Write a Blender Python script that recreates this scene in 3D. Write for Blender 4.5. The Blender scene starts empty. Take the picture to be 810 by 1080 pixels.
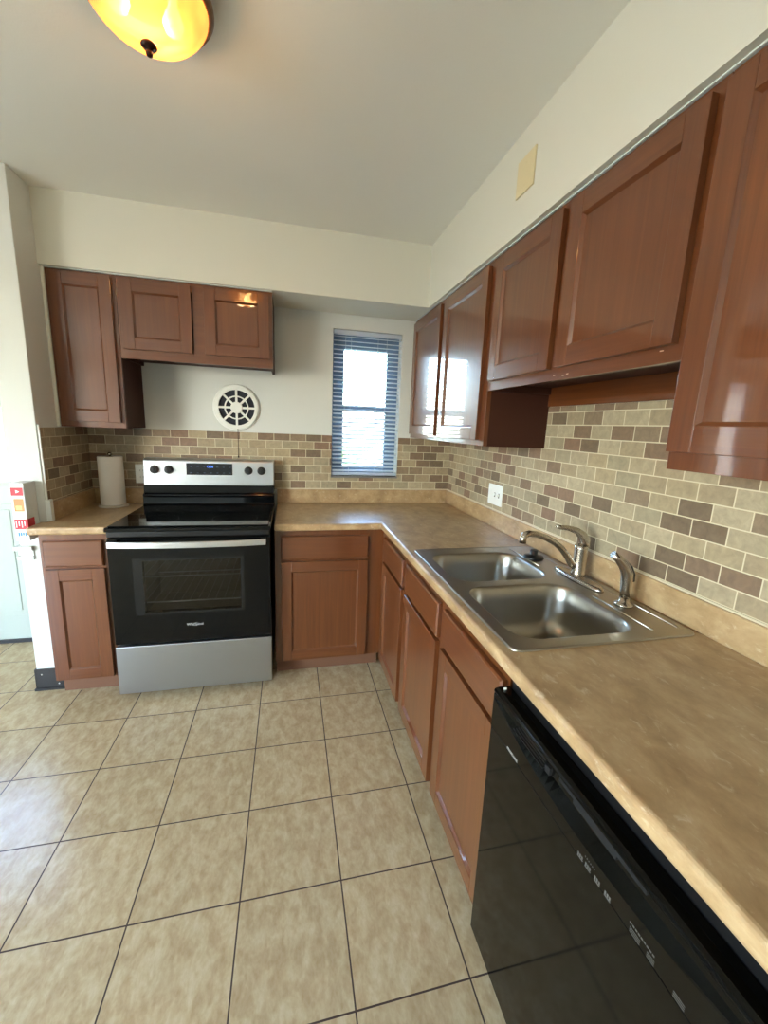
import bpy, bmesh, math, random
from mathutils import Vector, Matrix
random.seed(7)
SC = bpy.context.scene
COL = SC.collection
PI = math.pi

# ------------------------------------------------------------------ camera
def make_camera():
    f, ppx, ppy = 433.83, 407.36, 534.95
    yaw, pitch, roll = (math.radians(a) for a in (13.51, -11.07, 2.413))
    F = Vector((math.sin(yaw)*math.cos(pitch), math.cos(yaw)*math.cos(pitch), math.sin(pitch)))
    R = Vector((math.cos(yaw), -math.sin(yaw), 0)); U = R.cross(F)
    R2 = R*math.cos(roll) + U*math.sin(roll); U2 = -R*math.sin(roll) + U*math.cos(roll)
    cd = bpy.data.cameras.new('camera'); cam = bpy.data.objects.new('camera', cd); COL.objects.link(cam)
    cd.sensor_fit = 'VERTICAL'; cd.sensor_height = 36.0; cd.sensor_width = 27.0
    cd.lens = f*36.0/1080.0
    cd.shift_x = -(ppx-405)/1080.0; cd.shift_y = (ppy-540)/1080.0
    cd.clip_start = 0.02; cd.clip_end = 300
    M = Matrix((R2, U2, -F)).transposed().to_4x4(); M.translation = Vector((-1.1366, -2.817, 1.4449))
    cam.matrix_world = M
    SC.camera = cam
make_camera()

# ------------------------------------------------------------------ world, sun, daylight, exposure
SC.view_settings.view_transform = 'Standard'; SC.view_settings.look = 'None'
SC.view_settings.gamma = 1.0; SC.view_settings.use_curve_mapping = False
SC.view_settings.exposure = -0.27
SKY = 9.0
w = bpy.data.worlds.new('sky'); SC.world = w; w.use_nodes = True
nt = w.node_tree; bg = nt.nodes['Background']
st = nt.nodes.new('ShaderNodeTexSky'); st.sky_type = 'NISHITA'; st.sun_disc = False
st.sun_elevation = math.radians(48); st.sun_rotation = math.radians(170); st.air_density = 1.0; st.dust_density = 1.5
nt.links.new(st.outputs[0], bg.inputs[0]); bg.inputs[1].default_value = SKY
def sun():
    l = bpy.data.lights.new('sun', 'SUN'); l.energy = 16; l.angle = math.radians(0.6); l.color = (1, .95, .86)
    o = bpy.data.objects.new('sun', l); COL.objects.link(o)
    d = Vector((-.22, .72, -.80))          # light travels towards +y and down
    o.rotation_euler = d.to_track_quat('-Z', 'Y').to_euler()
sun()
def daylight(name, loc, direction, sx, sz, power, color):
    l = bpy.data.lights.new(name, 'AREA'); l.shape = 'RECTANGLE'; l.size = sx; l.size_y = sz
    l.energy = power; l.color = color
    o = bpy.data.objects.new(name, l); COL.objects.link(o); o.location = loc
    o.rotation_euler = Vector(direction).to_track_quat('-Z', 'Z').to_euler()
daylight('daylight_left_window', (-4.74, -3.9, 1.2), (1, 0, 0), 2.5, 1.85, 105, (.90, .96, 1.0))

# ------------------------------------------------------------------ helpers
def L(r, g, b):
    f = lambda c: (c/255/12.92) if c/255 <= .04045 else ((c/255+.055)/1.055)**2.4
    return (f(r), f(g), f(b), 1)
def mat(name, col=(.8, .8, .8, 1), rough=.5, metal=0, coat=0, coat_rough=.05, spec=.5, emit=None, es=0):
    m = bpy.data.materials.new(name); m.use_nodes = True
    b = m.node_tree.nodes['Principled BSDF']
    b.inputs['Base Color'].default_value = col; b.inputs['Roughness'].default_value = rough
    b.inputs['Metallic'].default_value = metal; b.inputs['Coat Weight'].default_value = coat
    b.inputs['Coat Roughness'].default_value = coat_rough; b.inputs['Specular IOR Level'].default_value = spec
    if emit: b.inputs['Emission Color'].default_value = emit; b.inputs['Emission Strength'].default_value = es
    return m
def N(m, t, **kw):
    n = m.node_tree.nodes.new(t)
    for k, v in kw.items(): setattr(n, k, v)
    return n
def LK(m, a, b): m.node_tree.links.new(a, b)
def pos(m, scale=(1, 1, 1), loc=(0, 0, 0), rot=(0, 0, 0)):
    g = N(m, 'ShaderNodeNewGeometry'); mp = N(m, 'ShaderNodeMapping')
    mp.inputs['Scale'].default_value = scale; mp.inputs['Location'].default_value = loc; mp.inputs['Rotation'].default_value = rot
    LK(m, g.outputs['Position'], mp.inputs[0]); return mp.outputs[0]
def noise(m, vec, scale, detail=4, rough=.55, dist=0):
    n = N(m, 'ShaderNodeTexNoise'); n.inputs['Scale'].default_value = scale; n.inputs['Detail'].default_value = detail
    n.inputs['Roughness'].default_value = rough; n.inputs['Distortion'].default_value = dist
    LK(m, vec, n.inputs['Vector']); return n.outputs['Fac']
def ramp(m, fac, stops, const=False):
    r = N(m, 'ShaderNodeValToRGB'); cr = r.color_ramp
    if const: cr.interpolation = 'CONSTANT'
    while len(cr.elements) > 1: cr.elements.remove(cr.elements[-1])
    cr.elements[0].position = stops[0][0]; cr.elements[0].color = stops[0][1]
    for p, c in stops[1:]:
        e = cr.elements.new(p); e.color = c
    LK(m, fac, r.inputs[0]); return r.outputs[0]
def mixc(m, fac, a, b, mode='MIX'):
    x = N(m, 'ShaderNodeMix', data_type='RGBA', blend_type=mode)
    for s, v in ((x.inputs[0], fac), (x.inputs[6], a), (x.inputs[7], b)):
        if hasattr(v, 'is_output') or isinstance(v, bpy.types.NodeSocket): LK(m, v, s)
        else: s.default_value = v
    return x.outputs[2]
def bump(m, h, strength, dist=.002):
    b = N(m, 'ShaderNodeBump'); b.inputs['Strength'].default_value = strength; b.inputs['Distance'].default_value = dist
    LK(m, h, b.inputs['Height']); LK(m, b.outputs[0], m.node_tree.nodes['Principled BSDF'].inputs['Normal']); return b
def setc(m, c): LK(m, c, m.node_tree.nodes['Principled BSDF'].inputs['Base Color'])

# ---- materials
def wood(name, axis):
    m = mat(name, rough=.34, coat=.9, coat_rough=.035, spec=.4)
    s = [34, 34, 34]; s['xyz'.index(axis)] = 1.3
    v = pos(m, s)
    g = noise(m, v, 1.6, 6, .62, .6)
    big = noise(m, pos(m, (2.2, 2.2, 1.1)), 1.3, 3, .5)
    c = ramp(m, g, [(.2, L(88, 46, 20)), (.5, L(101, 55, 25)), (.8, L(115, 65, 31))])
    c2 = ramp(m, big, [(.3, (.88, .86, .85, 1)), (.7, (1.08, 1.07, 1.06, 1))])
    setc(m, mixc(m, 1.0, c, c2, 'MULTIPLY'))
    bump(m, big, .015, .003)
    return m
WZ, WX, WY = wood('maple_grain_z', 'z'), wood('maple_grain_x', 'x'), wood('maple_grain_y', 'y')
WDARK = mat('stained_side_panel', L(66, 38, 28), .6, spec=.15)
WRAW = mat('toe_kick_wood', L(112, 74, 50), .55)
WIN = mat('cabinet_inside', L(70, 42, 32), .6)

def plaster(name, col, r=.75):
    m = mat(name, col, r, spec=.3)
    n = noise(m, pos(m), 140, 3, .6); bump(m, n, .25, .0015); return m
M_WALL = plaster('wall_paint', L(214, 216, 210))
M_CEIL = plaster('ceiling_paint', L(236, 235, 226), .85)
M_SOF = plaster('soffit_paint', L(220, 219, 205))
M_TRIM = mat('white_trim', L(232, 236, 230), .4)
M_DOOR = mat('white_door_paint', L(186, 197, 189), .4)
M_BASE = mat('black_vinyl_base', L(34, 32, 30), .4)
M_BLACK = mat('black_plastic', L(16, 16, 17), .35)
M_GLOSSBLK = mat('black_enamel', L(5, 7, 9), .05, spec=.30)
M_WHITEP = mat('white_plastic', L(236, 237, 230), .35)
M_ALMOND = mat('almond_plastic', L(222, 208, 165), .4)
M_STEEL = mat('brushed_steel', L(214, 216, 218), .30, 1)
M_DRAWER = mat('satin_steel', L(176, 180, 184), .34, 1)
M_NICKEL = mat('brushed_nickel', L(182, 173, 160), .27, 1)
M_SINK = mat('sink_steel', L(172, 166, 154), .30, 1)
M_BRONZE = mat('bronze_metal', L(112, 86, 62), .35, .8)
M_DKBRONZE = mat('dark_bronze', L(52, 32, 24), .35, .8)

def brushed(m, scale, lo=.26, hi=.34):
    n = noise(m, pos(m, scale), 1, 2, .5)
    r = N(m, 'ShaderNodeMapRange'); r.inputs[3].default_value = lo; r.inputs[4].default_value = hi
    LK(m, n, r.inputs[0]); LK(m, r.outputs[0], m.node_tree.nodes['Principled BSDF'].inputs['Roughness'])
brushed(M_STEEL, (3, 3, 300), .28, .33)

def counter_mat():
    m = mat('laminate_counter', rough=.33, coat=.15, coat_rough=.15)
    v = pos(m, (1, .6, 1))
    a = noise(m, v, 13, 8, .68, .25)
    b = noise(m, pos(m, (1, .5, 1)), 48, 5, .7, .5)
    c = ramp(m, a, [(.30, L(148, 117, 80)), (.5, L(174, 143, 102)), (.70, L(194, 166, 125))])
    streak = ramp(m, b, [(.58, (0, 0, 0, 1)), (.72, (.6, .6, .6, 1))])
    setc(m, mixc(m, streak, c, L(216, 198, 168)))
    return m
M_CTR = counter_mat()

def tile_mat(name, plane, off):
    m = mat(name, rough=.45, spec=.4)
    g = N(m, 'ShaderNodeNewGeometry'); sp = N(m, 'ShaderNodeSeparateXYZ'); cb = N(m, 'ShaderNodeCombineXYZ')
    LK(m, g.outputs['Position'], sp.inputs[0])
    LK(m, sp.outputs[0 if plane == 'x' else 1], cb.inputs[0]); LK(m, sp.outputs[2], cb.inputs[1])
    mp = N(m, 'ShaderNodeMapping'); mp.inputs['Location'].default_value = off; LK(m, cb.outputs[0], mp.inputs[0])
    br = N(m, 'ShaderNodeTexBrick'); br.offset = .5; br.squash = 1
    br.inputs['Scale'].default_value = 1; br.inputs['Brick Width'].default_value = .1027; br.inputs['Row Height'].default_value = .0522
    br.inputs['Mortar Size'].default_value = .0019; br.inputs['Mortar Smooth'].default_value = .1
    br.inputs['Color1'].default_value = (0, 0, 0, 1); br.inputs['Color2'].default_value = (1, 1, 1, 1); br.inputs['Mortar'].default_value = (.5, .5, .5, 1)
    LK(m, mp.outputs[0], br.inputs['Vector'])
    c = ramp(m, br.outputs['Color'], [(0, L(116, 98, 78)), (.13, L(128, 105, 84)), (.23, L(168, 152, 124)), (.40, L(160, 142, 114)), (.52, L(157, 144, 118)), (.64, L(166, 148, 118)), (.76, L(138, 118, 95)), (.84, L(174, 158, 130)), (.93, L(131, 104, 84))], True)
    n = noise(m, g.outputs['Position'], 42, 5, .65, .8)
    c = mixc(m, 1.0, c, ramp(m, n, [(.3, (.82, .82, .82, 1)), (.7, (1.15, 1.15, 1.13, 1))]), 'MULTIPLY')
    setc(m, mixc(m, br.outputs['Fac'], c, L(212, 200, 168)))
    inv = N(m, 'ShaderNodeMath', operation='SUBTRACT'); inv.inputs[0].default_value = 1; LK(m, br.outputs['Fac'], inv.inputs[1])
    ad = N(m, 'ShaderNodeMath', operation='MULTIPLY_ADD'); LK(m, n, ad.inputs[0]); ad.inputs[1].default_value = .15; LK(m, inv.outputs[0], ad.inputs[2])
    bump(m, ad.outputs[0], .5, .0015)
    return m
M_TILE_R = tile_mat('mosaic_tile_right', 'y', (0.0 + 1.997, -1.013, 0))
M_TILE_B = tile_mat('mosaic_tile_back', 'x', (3.03, -1.013, 0))
M_TILE_L = tile_mat('mosaic_tile_left', 'y', (1.03, -1.013, 0))

def floor_mat():
    m = mat('ceramic_floor_tile', rough=.25, spec=.45)
    T = .3101
    g = N(m, 'ShaderNodeNewGeometry')
    mp = N(m, 'ShaderNodeMapping'); mp.inputs['Location'].default_value = (.667+T*40+.0015, 1.7498+T*40+.0015, 0)
    LK(m, g.outputs['Position'], mp.inputs[0])
    br = N(m, 'ShaderNodeTexBrick'); br.offset = 0; br.squash = 1
    br.inputs['Scale'].default_value = 1; br.inputs['Brick Width'].default_value = T; br.inputs['Row Height'].default_value = T
    br.inputs['Mortar Size'].default_value = .0025; br.inputs['Mortar Smooth'].default_value = .2
    br.inputs['Color1'].default_value = (0, 0, 0, 1); br.inputs['Color2'].default_value = (1, 1, 1, 1)
    LK(m, mp.outputs[0], br.inputs['Vector'])
    v = pos(m, (1.0, .55, 1))
    # brushed cloudy glaze: blotches with a streak direction
    sh = N(m, 'ShaderNodeVectorMath', operation='MULTIPLY_ADD'); LK(m, br.outputs['Color'], sh.inputs[0]); sh.inputs[1].default_value = (7, 5, 3); LK(m, v, sh.inputs[2])
    a = noise(m, sh.outputs[0], 30, 4, .55, .4)
    b = noise(m, sh.outputs[0], 95, 3, .6, .2)
    c = ramp(m, a, [(.38, L(178, 151, 110)), (.47, L(188, 163, 122)), (.53, L(194, 171, 130)), (.64, L(204, 184, 145))])
    c = mixc(m, .35, c, ramp(m, b, [(.3, L(168, 146, 108)), (.7, L(208, 192, 156))]))
    tone = ramp(m, br.outputs['Color'], [(0, (.94, .94, .94, 1)), (1, (1.03, 1.03, 1.03, 1))])
    c = mixc(m, 1.0, c, tone, 'MULTIPLY')
    setc(m, mixc(m, br.outputs['Fac'], c, L(64, 48, 38)))
    r = N(m, 'ShaderNodeMapRange'); r.inputs[3].default_value = .24; r.inputs[4].default_value = .8
    LK(m, br.outputs['Fac'], r.inputs[0]); LK(m, r.outputs[0], m.node_tree.nodes['Principled BSDF'].inputs['Roughness'])
    inv = N(m, 'ShaderNodeMath', operation='MULTIPLY_ADD'); LK(m, br.outputs['Fac'], inv.inputs[0]); inv.inputs[1].default_value = -1; 
    LK(m, a, inv.inputs[2])
    bump(m, inv.outputs[0], .18, .002)
    return m
M_FLOOR = floor_mat()

def glass(name, tint=(1, 1, 1, 1), refl=.08):
    m = bpy.data.materials.new(name); m.use_nodes = True; t = m.node_tree; t.nodes.remove(t.nodes['Principled BSDF'])
    tr = t.nodes.new('ShaderNodeBsdfTransparent'); tr.inputs[0].default_value = tint
    gl = t.nodes.new('ShaderNodeBsdfGlossy'); gl.inputs['Roughness'].default_value = .02
    fr = t.nodes.new('ShaderNodeFresnel'); fr.inputs[0].default_value = 1.45
    mx = t.nodes.new('ShaderNodeMixShader'); t.links.new(fr.outputs[0], mx.inputs[0]); t.links.new(tr.outputs[0], mx.inputs[1]); t.links.new(gl.outputs[0], mx.inputs[2])
    t.links.new(mx.outputs[0], t.nodes['Material Output'].inputs[0]); return m
M_GLASS = glass('window_glass', (.96, .98, .97, 1))
M_OVENGL = glass('oven_window_glass', (.62, .60, .57, 1))
M_SMOKE = glass('cooktop_glass', (.02, .02, .02, 1))

# ---- geometry
class B:
    """collects shapes into one mesh; material slots by name"""
    def __init__(s): s.bm = bmesh.new(); s.mats = []
    def mi(s, m):
        if m not in s.mats: s.mats.append(m)
        return s.mats.index(m)
    def face(s, pts, m, smooth=False):
        f = s.bm.faces.new([s.bm.verts.new(p) for p in pts]); f.material_index = s.mi(m); f.smooth = smooth; return f
    def box(s, x0, x1, y0, y1, z0, z1, m):
        x0, x1 = sorted((x0, x1)); y0, y1 = sorted((y0, y1)); z0, z1 = sorted((z0, z1))
        v = [s.bm.verts.new((x, y, z)) for z in (z0, z1) for y in (y0, y1) for x in (x0, x1)]
        for q in ((0, 2, 3, 1), (4, 5, 7, 6), (0, 1, 5, 4), (2, 6, 7, 3), (0, 4, 6, 2), (1, 3, 7, 5)):
            f = s.bm.faces.new([v[i] for i in q]); f.material_index = s.mi(m)
        return s
    def loft(s, rings, m, cap0=True, cap1=True, smooth=True, closed=True):
        R = [[s.bm.verts.new(p) for p in r] for r in rings]; n = len(rings[0])
        for a, b in zip(R, R[1:]):
            for i in range(n if closed else n-1):
                j = (i+1) % n
                f = s.bm.faces.new((a[i], a[j], b[j], b[i])); f.material_index = s.mi(m); f.smooth = smooth
        if cap0: f = s.bm.faces.new(list(reversed(R[0]))); f.material_index = s.mi(m)
        if cap1: f = s.bm.faces.new(R[-1]); f.material_index = s.mi(m)
        return s
    def lathe(s, c, prof, m, n=40, axis='z', cap0=True, cap1=True, smooth=True):
        rings = []
        for r, h in prof:
            ring = []
            for i in range(n):
                a = 2*PI*i/n; u, v = r*math.cos(a), r*math.sin(a)
                p = {'z': (u, v, h), 'y': (u, h, v), 'x': (h, u, v)}[axis]
                ring.append((c[0]+p[0], c[1]+p[1], c[2]+p[2]))
            rings.append(ring)
        return s.loft(rings, m, cap0, cap1, smooth)
    def tube(s, pts, rad, m, n=12, flat=1.0):
        pts = [Vector(p) for p in pts]
        if not isinstance(rad, (list, tuple)): rad = [rad]*len(pts)
        rings = []
        up = None
        for i, p in enumerate(pts):
            t = (pts[min(i+1, len(pts)-1)]-pts[max(i-1, 0)]).normalized()
            if up is None:
                up = Vector((0, 0, 1)) if abs(t.z) < .9 else Vector((0, 1, 0))
            a = t.cross(up).normalized(); up = a.cross(t).normalized()
            rings.append([tuple(p + a*rad[i]*math.cos(2*PI*k/n) + up*rad[i]*flat*math.sin(2*PI*k/n)) for k in range(n)])
        return s.loft(rings, m)
    def grid(s, us, vs, keep, P, d0, d1, m):
        """slab made of grid cells (shared verts) extruded from d0 to d1 along third axis; P(u,v,d)->xyz"""
        V = {}
        def vt(i, j, k):
            if (i, j, k) not in V: V[(i, j, k)] = s.bm.verts.new(P(us[i], vs[j], (d0, d1)[k]))
            return V[(i, j, k)]
        cells = {(i, j) for i in range(len(us)-1) for j in range(len(vs)-1) if keep((us[i]+us[i+1])/2, (vs[j]+vs[j+1])/2)}
        k_ = s.mi(m)
        def F(*a): f = s.bm.faces.new(a); f.material_index = k_
        for (i, j) in cells:
            F(vt(i, j, 0), vt(i, j+1, 0), vt(i+1, j+1, 0), vt(i+1, j, 0)); F(vt(i, j, 1), vt(i+1, j, 1), vt(i+1, j+1, 1), vt(i, j+1, 1))
            if (i-1, j) not in cells: F(vt(i, j, 0), vt(i, j, 1), vt(i, j+1, 1), vt(i, j+1, 0))
            if (i+1, j) not in cells: F(vt(i+1, j, 0), vt(i+1, j+1, 0), vt(i+1, j+1, 1), vt(i+1, j, 1))
            if (i, j-1) not in cells: F(vt(i, j, 0), vt(i+1, j, 0), vt(i+1, j, 1), vt(i, j, 1))
            if (i, j+1) not in cells: F(vt(i, j+1, 0), vt(i, j+1, 1), vt(i+1, j+1, 1), vt(i+1, j+1, 0))
        return s

def tag(o, label=None, cat=None, group=None, kind=None):
    for k, v in (('label', label), ('category', cat), ('group', group), ('kind', kind)):
        if v: o[k] = v
    return o
def thing(name, loc, label, cat, group=None):
    o = bpy.data.objects.new(name, None); COL.objects.link(o); o.location = loc; o.empty_display_size = .05
    return tag(o, label, cat, group)
def wloc(p):
    v = Vector((0, 0, 0))
    while p: v += Vector(p.location); p = p.parent
    return v
def obj(name, b, parent=None, bevel=0, seg=2, origin=None, label=None, sharp=35, recalc=True):
    """link ONE mesh object; coordinates in b are world coordinates"""
    bm = b.bm
    if recalc: bmesh.ops.recalc_face_normals(bm, faces=bm.faces)
    base = wloc(parent) if parent else Vector((0, 0, 0))
    if origin: org = Vector(origin)
    else: org = base.copy()
    bmesh.ops.translate(bm, verts=bm.verts, vec=-org)
    me = bpy.data.meshes.new(name); bm.to_mesh(me); bm.free()
    for m in b.mats: me.materials.append(m)
    o = bpy.data.objects.new(name, me); COL.objects.link(o)
    o.location = org-base
    if parent: o.parent = parent
    if bevel:
        md = o.modifiers.new('bevel', 'BEVEL'); md.width = bevel; md.segments = seg; md.limit_method = 'ANGLE'; md.angle_limit = math.radians(sharp)
        md.harden_normals = False
    if label: o['label'] = label
    return o
def structure(name, b, **k): return tag(obj(name, b, **k), kind='structure')

def text(name, s, size, M, m, parent, extrude=.0004, align='CENTER'):
    c = bpy.data.curves.new(name, 'FONT'); c.body = s; c.size = size; c.extrude = extrude; c.align_x = align; c.align_y = 'CENTER'
    t = bpy.data.objects.new(name, c); COL.objects.link(t)
    bpy.context.view_layer.update()
    me = bpy.data.meshes.new_from_object(t.evaluated_get(bpy.context.evaluated_depsgraph_get()))
    bpy.data.objects.remove(t); bpy.data.curves.remove(c)
    me.transform(Matrix.Translation(-wloc(parent)) @ M); me.materials.clear(); me.materials.append(m)
    o = bpy.data.objects.new(name, me); COL.objects.link(o); o.parent = parent; return o
def frame_mat(origin, right, up):
    r = Vector(right).normalized(); u = Vector(up).normalized(); n = r.cross(u)
    M = Matrix((r, u, n)).transposed().to_4x4(); M.translation = Vector(origin); return M

# ------------------------------------------------------------------ room shell
HC, HS, WL = 2.4726, 2.1412, -2.3055
XL, YR = -4.6, -7.0
WX0, WX1, WZ0, WZ1 = -.857, -.395, 1.10, 2.05      # kitchen window opening
DX0, DX1 = -3.52, -2.60                              # entry door opening
TZ0, TZ1, TX0, TX1 = 2.09, 2.45, -4.36, -2.56        # unseen transom added over the entry, for reflections
HT = HC+.02

b = B(); b.box(XL-.1, .12, YR-3.1, .2, -.1, 0, M_FLOOR); structure('floor', b)
b = B()
def keep_back(x, z):
    if WX0 < x < WX1 and WZ0 < z < WZ1: return False
    if DX0 < x < DX1 and z < 2.05: return False
    if TX0 < x < TX1 and TZ0 < z < TZ1: return False
    if TX0 < x < -3.62 and .25 < z < 2.03: return False
    return True
b.grid([XL, TX0, -3.62, DX0, DX1, TX1, WX0, WX1, .12], [0, .25, WZ0, 2.03, WZ1, 2.0501, TZ0, TZ1, HT], keep_back,
       lambda u, v, d: (u, d, v), 0, .14, M_WALL)
structure('wall_back', b)
b = B(); b.box(0, .12, YR, 0, 0, HC+.02, M_WALL); structure('wall_right', b)
b = B(); b.grid([YR-.1, -5.15, -2.65, .14], [0, .25, 2.15, HT], lambda y, z: not (-5.15 < y < -2.65 and .25 < z < 2.15), lambda u, v, d: (d, u, v), XL-.12, XL, M_WALL)
structure('wall_left', b)
b = B(); b.grid([XL, -2.1, -1.1, .12], [0, 2.1, HC+.02], lambda x, z: not (-2.1 < x < -1.1 and z < 2.1), lambda u, v, d: (u, d, v), YR-.12, YR, M_WALL)
b.box(-2.22, -2.1, YR-3, YR-.12, 0, 2.3, M_WALL); b.box(-1.1, -.98, YR-3, YR-.12, 0, 2.3, M_WALL); b.box(-2.1, -1.1, YR-3.1, YR-3, 0, 2.3, M_WALL); b.box(-2.22, -.98, YR-3.1, YR-.12, 2.3, 2.4, M_WALL)
structure('wall_rear', b)
b = B(); b.box(WL-.13, WL, -.505, 0, 0, HC, M_WALL); structure('wall_stub', b, bevel=.003)
b = B()
b.box(XL-.1, .12, YR-.1, 0, HC, HC+.1, M_CEIL)
structure('ceiling', b)
# soffits above the cabinets
b = B(); b.box(WL, 0, -.335, 0, HS, HC, M_SOF); b.box(-.335, 0, YR, -.335, HS, HC, M_SOF)
structure('ceiling_soffit', b)
b = B(); b.box(-.316, -.300, -3.0, -.004, 2.1375, HS, M_TRIM); structure('trim_1', b)
b = B(); b.box(WL, -1.223, -.318, -.304, 2.137, HS, M_TRIM); b.box(WL, -2.2905, -.318, -.300, 1.378, HS, M_SOF); structure('trim_2', b)
# casing around the entry door
b = B(); b.box(DX1, DX1+.06, -.016, 0, 0, 2.11, M_TRIM); b.box(DX0-.06, DX0, -.016, 0, 0, 2.11, M_TRIM); b.box(DX0, DX1, -.016, 0, 2.05, 2.11, M_TRIM)
structure('trim_3', b, bevel=.004)
# chair rail that ends on the stub wall
b = B()
for z0, z1, p in ((.72, .742, .012), (.742, .770, .007), (.770, .792, .020)):
    b.box(WL-.13-p, WL-.13, -.505-p, -.02, z0, z1, M_TRIM); b.box(WL-.13, WL-.07, -.505-p, -.505, z0, z1, M_TRIM)
structure('trim_4', b, bevel=.003)
b = B(); b.box(WL-.133, WL-.001, -.512, -.505, 0, .118, M_BASE); b.box(WL-.137, WL-.13, -.512, -.01, 0, .118, M_BASE); b.box(WL-.14, WL-.001, -.522, -.505, 0, .012, M_BASE)
b.lathe((WL-.105, -.512, .088), [(.004, 0), (.003, -.002)], M_WHITEP, 12, 'y'); b.lathe((WL-.03, -.512, .03), [(.004, 0), (.003, -.002)], M_WHITEP, 12, 'y')
structure('baseboard_left', b)
# corner bead and tile edge on the stub wall
b = B(); b.box(WL-.001, WL+.008, -.498, -.490, 1.007, 1.385, M_TRIM); b.box(WL, WL+.022, -.505, -.478, .915, 1.022, M_TRIM); structure('trim_5', b, bevel=.001)

# kitchen window: frame, sashes, panes
def window(name, x0, x1, z0, z1, y, fw, panes, m=M_TRIM):
    fr = B()
    fr.grid([x0]+[v for p in panes for v in (p[0], p[1])][:2]+[x1], [z0]+sorted({v for p in panes for v in (p[2], p[3])})+[z1],
            lambda x, z: not any(p[0] < x < p[1] and p[2] < z < p[3] for p in panes), lambda u, v, d: (u, d, v), y, y+.04, m)
    o = structure(name, fr, bevel=.002)
    g = B()
    for p in panes: g.box(p[0], p[1], y+.018, y+.022, p[2], p[3], M_GLASS)
    obj('window_pane', g, o); return o
M_WFRAME = mat('window_frame_backlit', L(106, 128, 156), .5)  # white frame; the blue of its backlit shade is put into the colour
w1 = window('window_1', WX0, WX1, WZ0, WZ1, .092, .08, [(-.772, -.474, 1.165, 1.538), (-.772, -.474, 1.582, 1.950)], M_WFRAME)
k = B(); k.box(-.66, -.59, .080, .092, 1.572, 1.582, M_DKBRONZE); obj('sash_lock', k, w1, bevel=.002)
k = B(); k.box(WX0-.004, WX1+.004, -.012, .06, WZ0-.012, WZ0, mat('grey_sill', L(120, 116, 112), .5)); obj('window_sill', k, w1, bevel=.002)
w2 = window('added_transom', TX0, TX1, TZ0, TZ1, .06, .05, [(TX0+.04, TX1-.04, TZ0+.04, TZ1-.04)])  # unseen transom, added so the near cabinet door reflects sky
window('added_sidelight', TX0, -3.62, .25, 2.03, .06, .05, [(TX0+.05, -3.67, .30, 1.98)])  # unseen sidelight, added to carry the cabinet door reflection further right
b = B(); b.grid([-5.15, -5.09, -3.93, -3.87, -2.71, -2.65], [.25, .31, 2.09, 2.15], lambda y, z: not (.31 < z < 2.09 and (-5.09 < y < -3.93 or -3.87 < y < -2.71)), lambda u, v, d: (d, u, v), XL-.05, XL-.01, M_TRIM)
w3 = structure('window_3', b)
# entry door, half glazed, two raised panels
def entry_door():
    y = .05
    b = B(); gx0, gx1, gz0, gz1 = -3.36, -2.745, 1.035, 1.93
    b.grid([DX0+.005, gx0, gx1, DX1-.005], [.022, gz0, gz1, 2.045], lambda x, z: not (gx0 < x < gx1 and gz0 < z < gz1), lambda u, v, d: (u, d, v), y, y+.044, M_DOOR)
    for px0, px1 in ((-3.36, -3.085), (-3.03, -2.735)):
        for (a, h) in ((0, .006), (.035, .012)):
            b.box(px0+a, px1-a, y-h, y, .185+a, .90-a, M_DOOR)
    for s0, s1, t0, t1 in ((gx0-.03, gx1+.03, gz0-.03, gz0), (gx0-.03, gx1+.03, gz1, gz1+.03), (gx0-.03, gx0, gz0, gz1), (gx1, gx1+.03, gz0, gz1)):
        b.box(s0, s1, y-.012, y, t0, t1, M_DOOR)
    d = structure('door_1', b, bevel=.004)
    m = mat('frosted_door_glass', (1, 1, 1, 1), .12); p = m.node_tree.nodes['Principled BSDF']; p.inputs['Transmission Weight'].default_value = .9; p.inputs['IOR'].default_value = 1.2
    n = N(m, 'ShaderNodeTexVoronoi'); n.inputs['Scale'].default_value = 30; LK(m, pos(m), n.inputs['Vector']); bump(m, n.outputs['Distance'], .5, .004)
    g = B(); g.box(gx0, gx1, y+.018, y+.024, gz0, gz1, m); obj('door_glass', g, d)
    g = B(); g.box(DX0, DX1, y-.01, y+.05, 0, .022, M_BLACK); obj('door_sweep', g, d)
    g = B(); g.lathe((-3.46, y, .95), [(.03, 0), (.03, -.008), (.011, -.012), (.011, -.035), (.026, -.045), (.027, -.062), (.015, -.072)], M_NICKEL, 24, 'y'); obj('door_handle', g, d)
entry_door()

# ------------------------------------------------------------------ tile backsplash panels
SPL = 1.007
def tile_panel(name, b, label):
    o = obj(name, b, bevel=0); return tag(o, label, 'tile backsplash')
b = B(); b.grid([WL+.008, WX0, WX1, -.008], [SPL+.0005, WZ0-.012, 1.372], lambda x, z: not (WX0 < x < WX1 and z > WZ0-.012), lambda u, v, d: (u, d, v), -.008, -.0004, M_TILE_B)
tile_panel('tile_backsplash', b, 'grey-brown mosaic tile band on the back wall behind the stove and under the window')
b = B(); b.grid([-3.3, -2.06, -1.14, 0], [SPL+.0005, 1.3775, 1.56], lambda y, z: z < 1.3775 or -2.06 < y < -1.14, lambda u, v, d: (d, u, v), -.008, -.0004, M_TILE_R)
tile_panel('tile_backsplash', b, 'beige and brown mosaic tile band on the right wall behind the sink')
b = B(); b.box(WL, WL+.008, -.490, 0, SPL, 1.372, M_TILE_L)
tile_panel('tile_backsplash', b, 'dim grey mosaic tile square on the short left wall beside the paper towels')
M_CAULK = mat('cream_caulk', L(206, 192, 162), .5)

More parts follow.
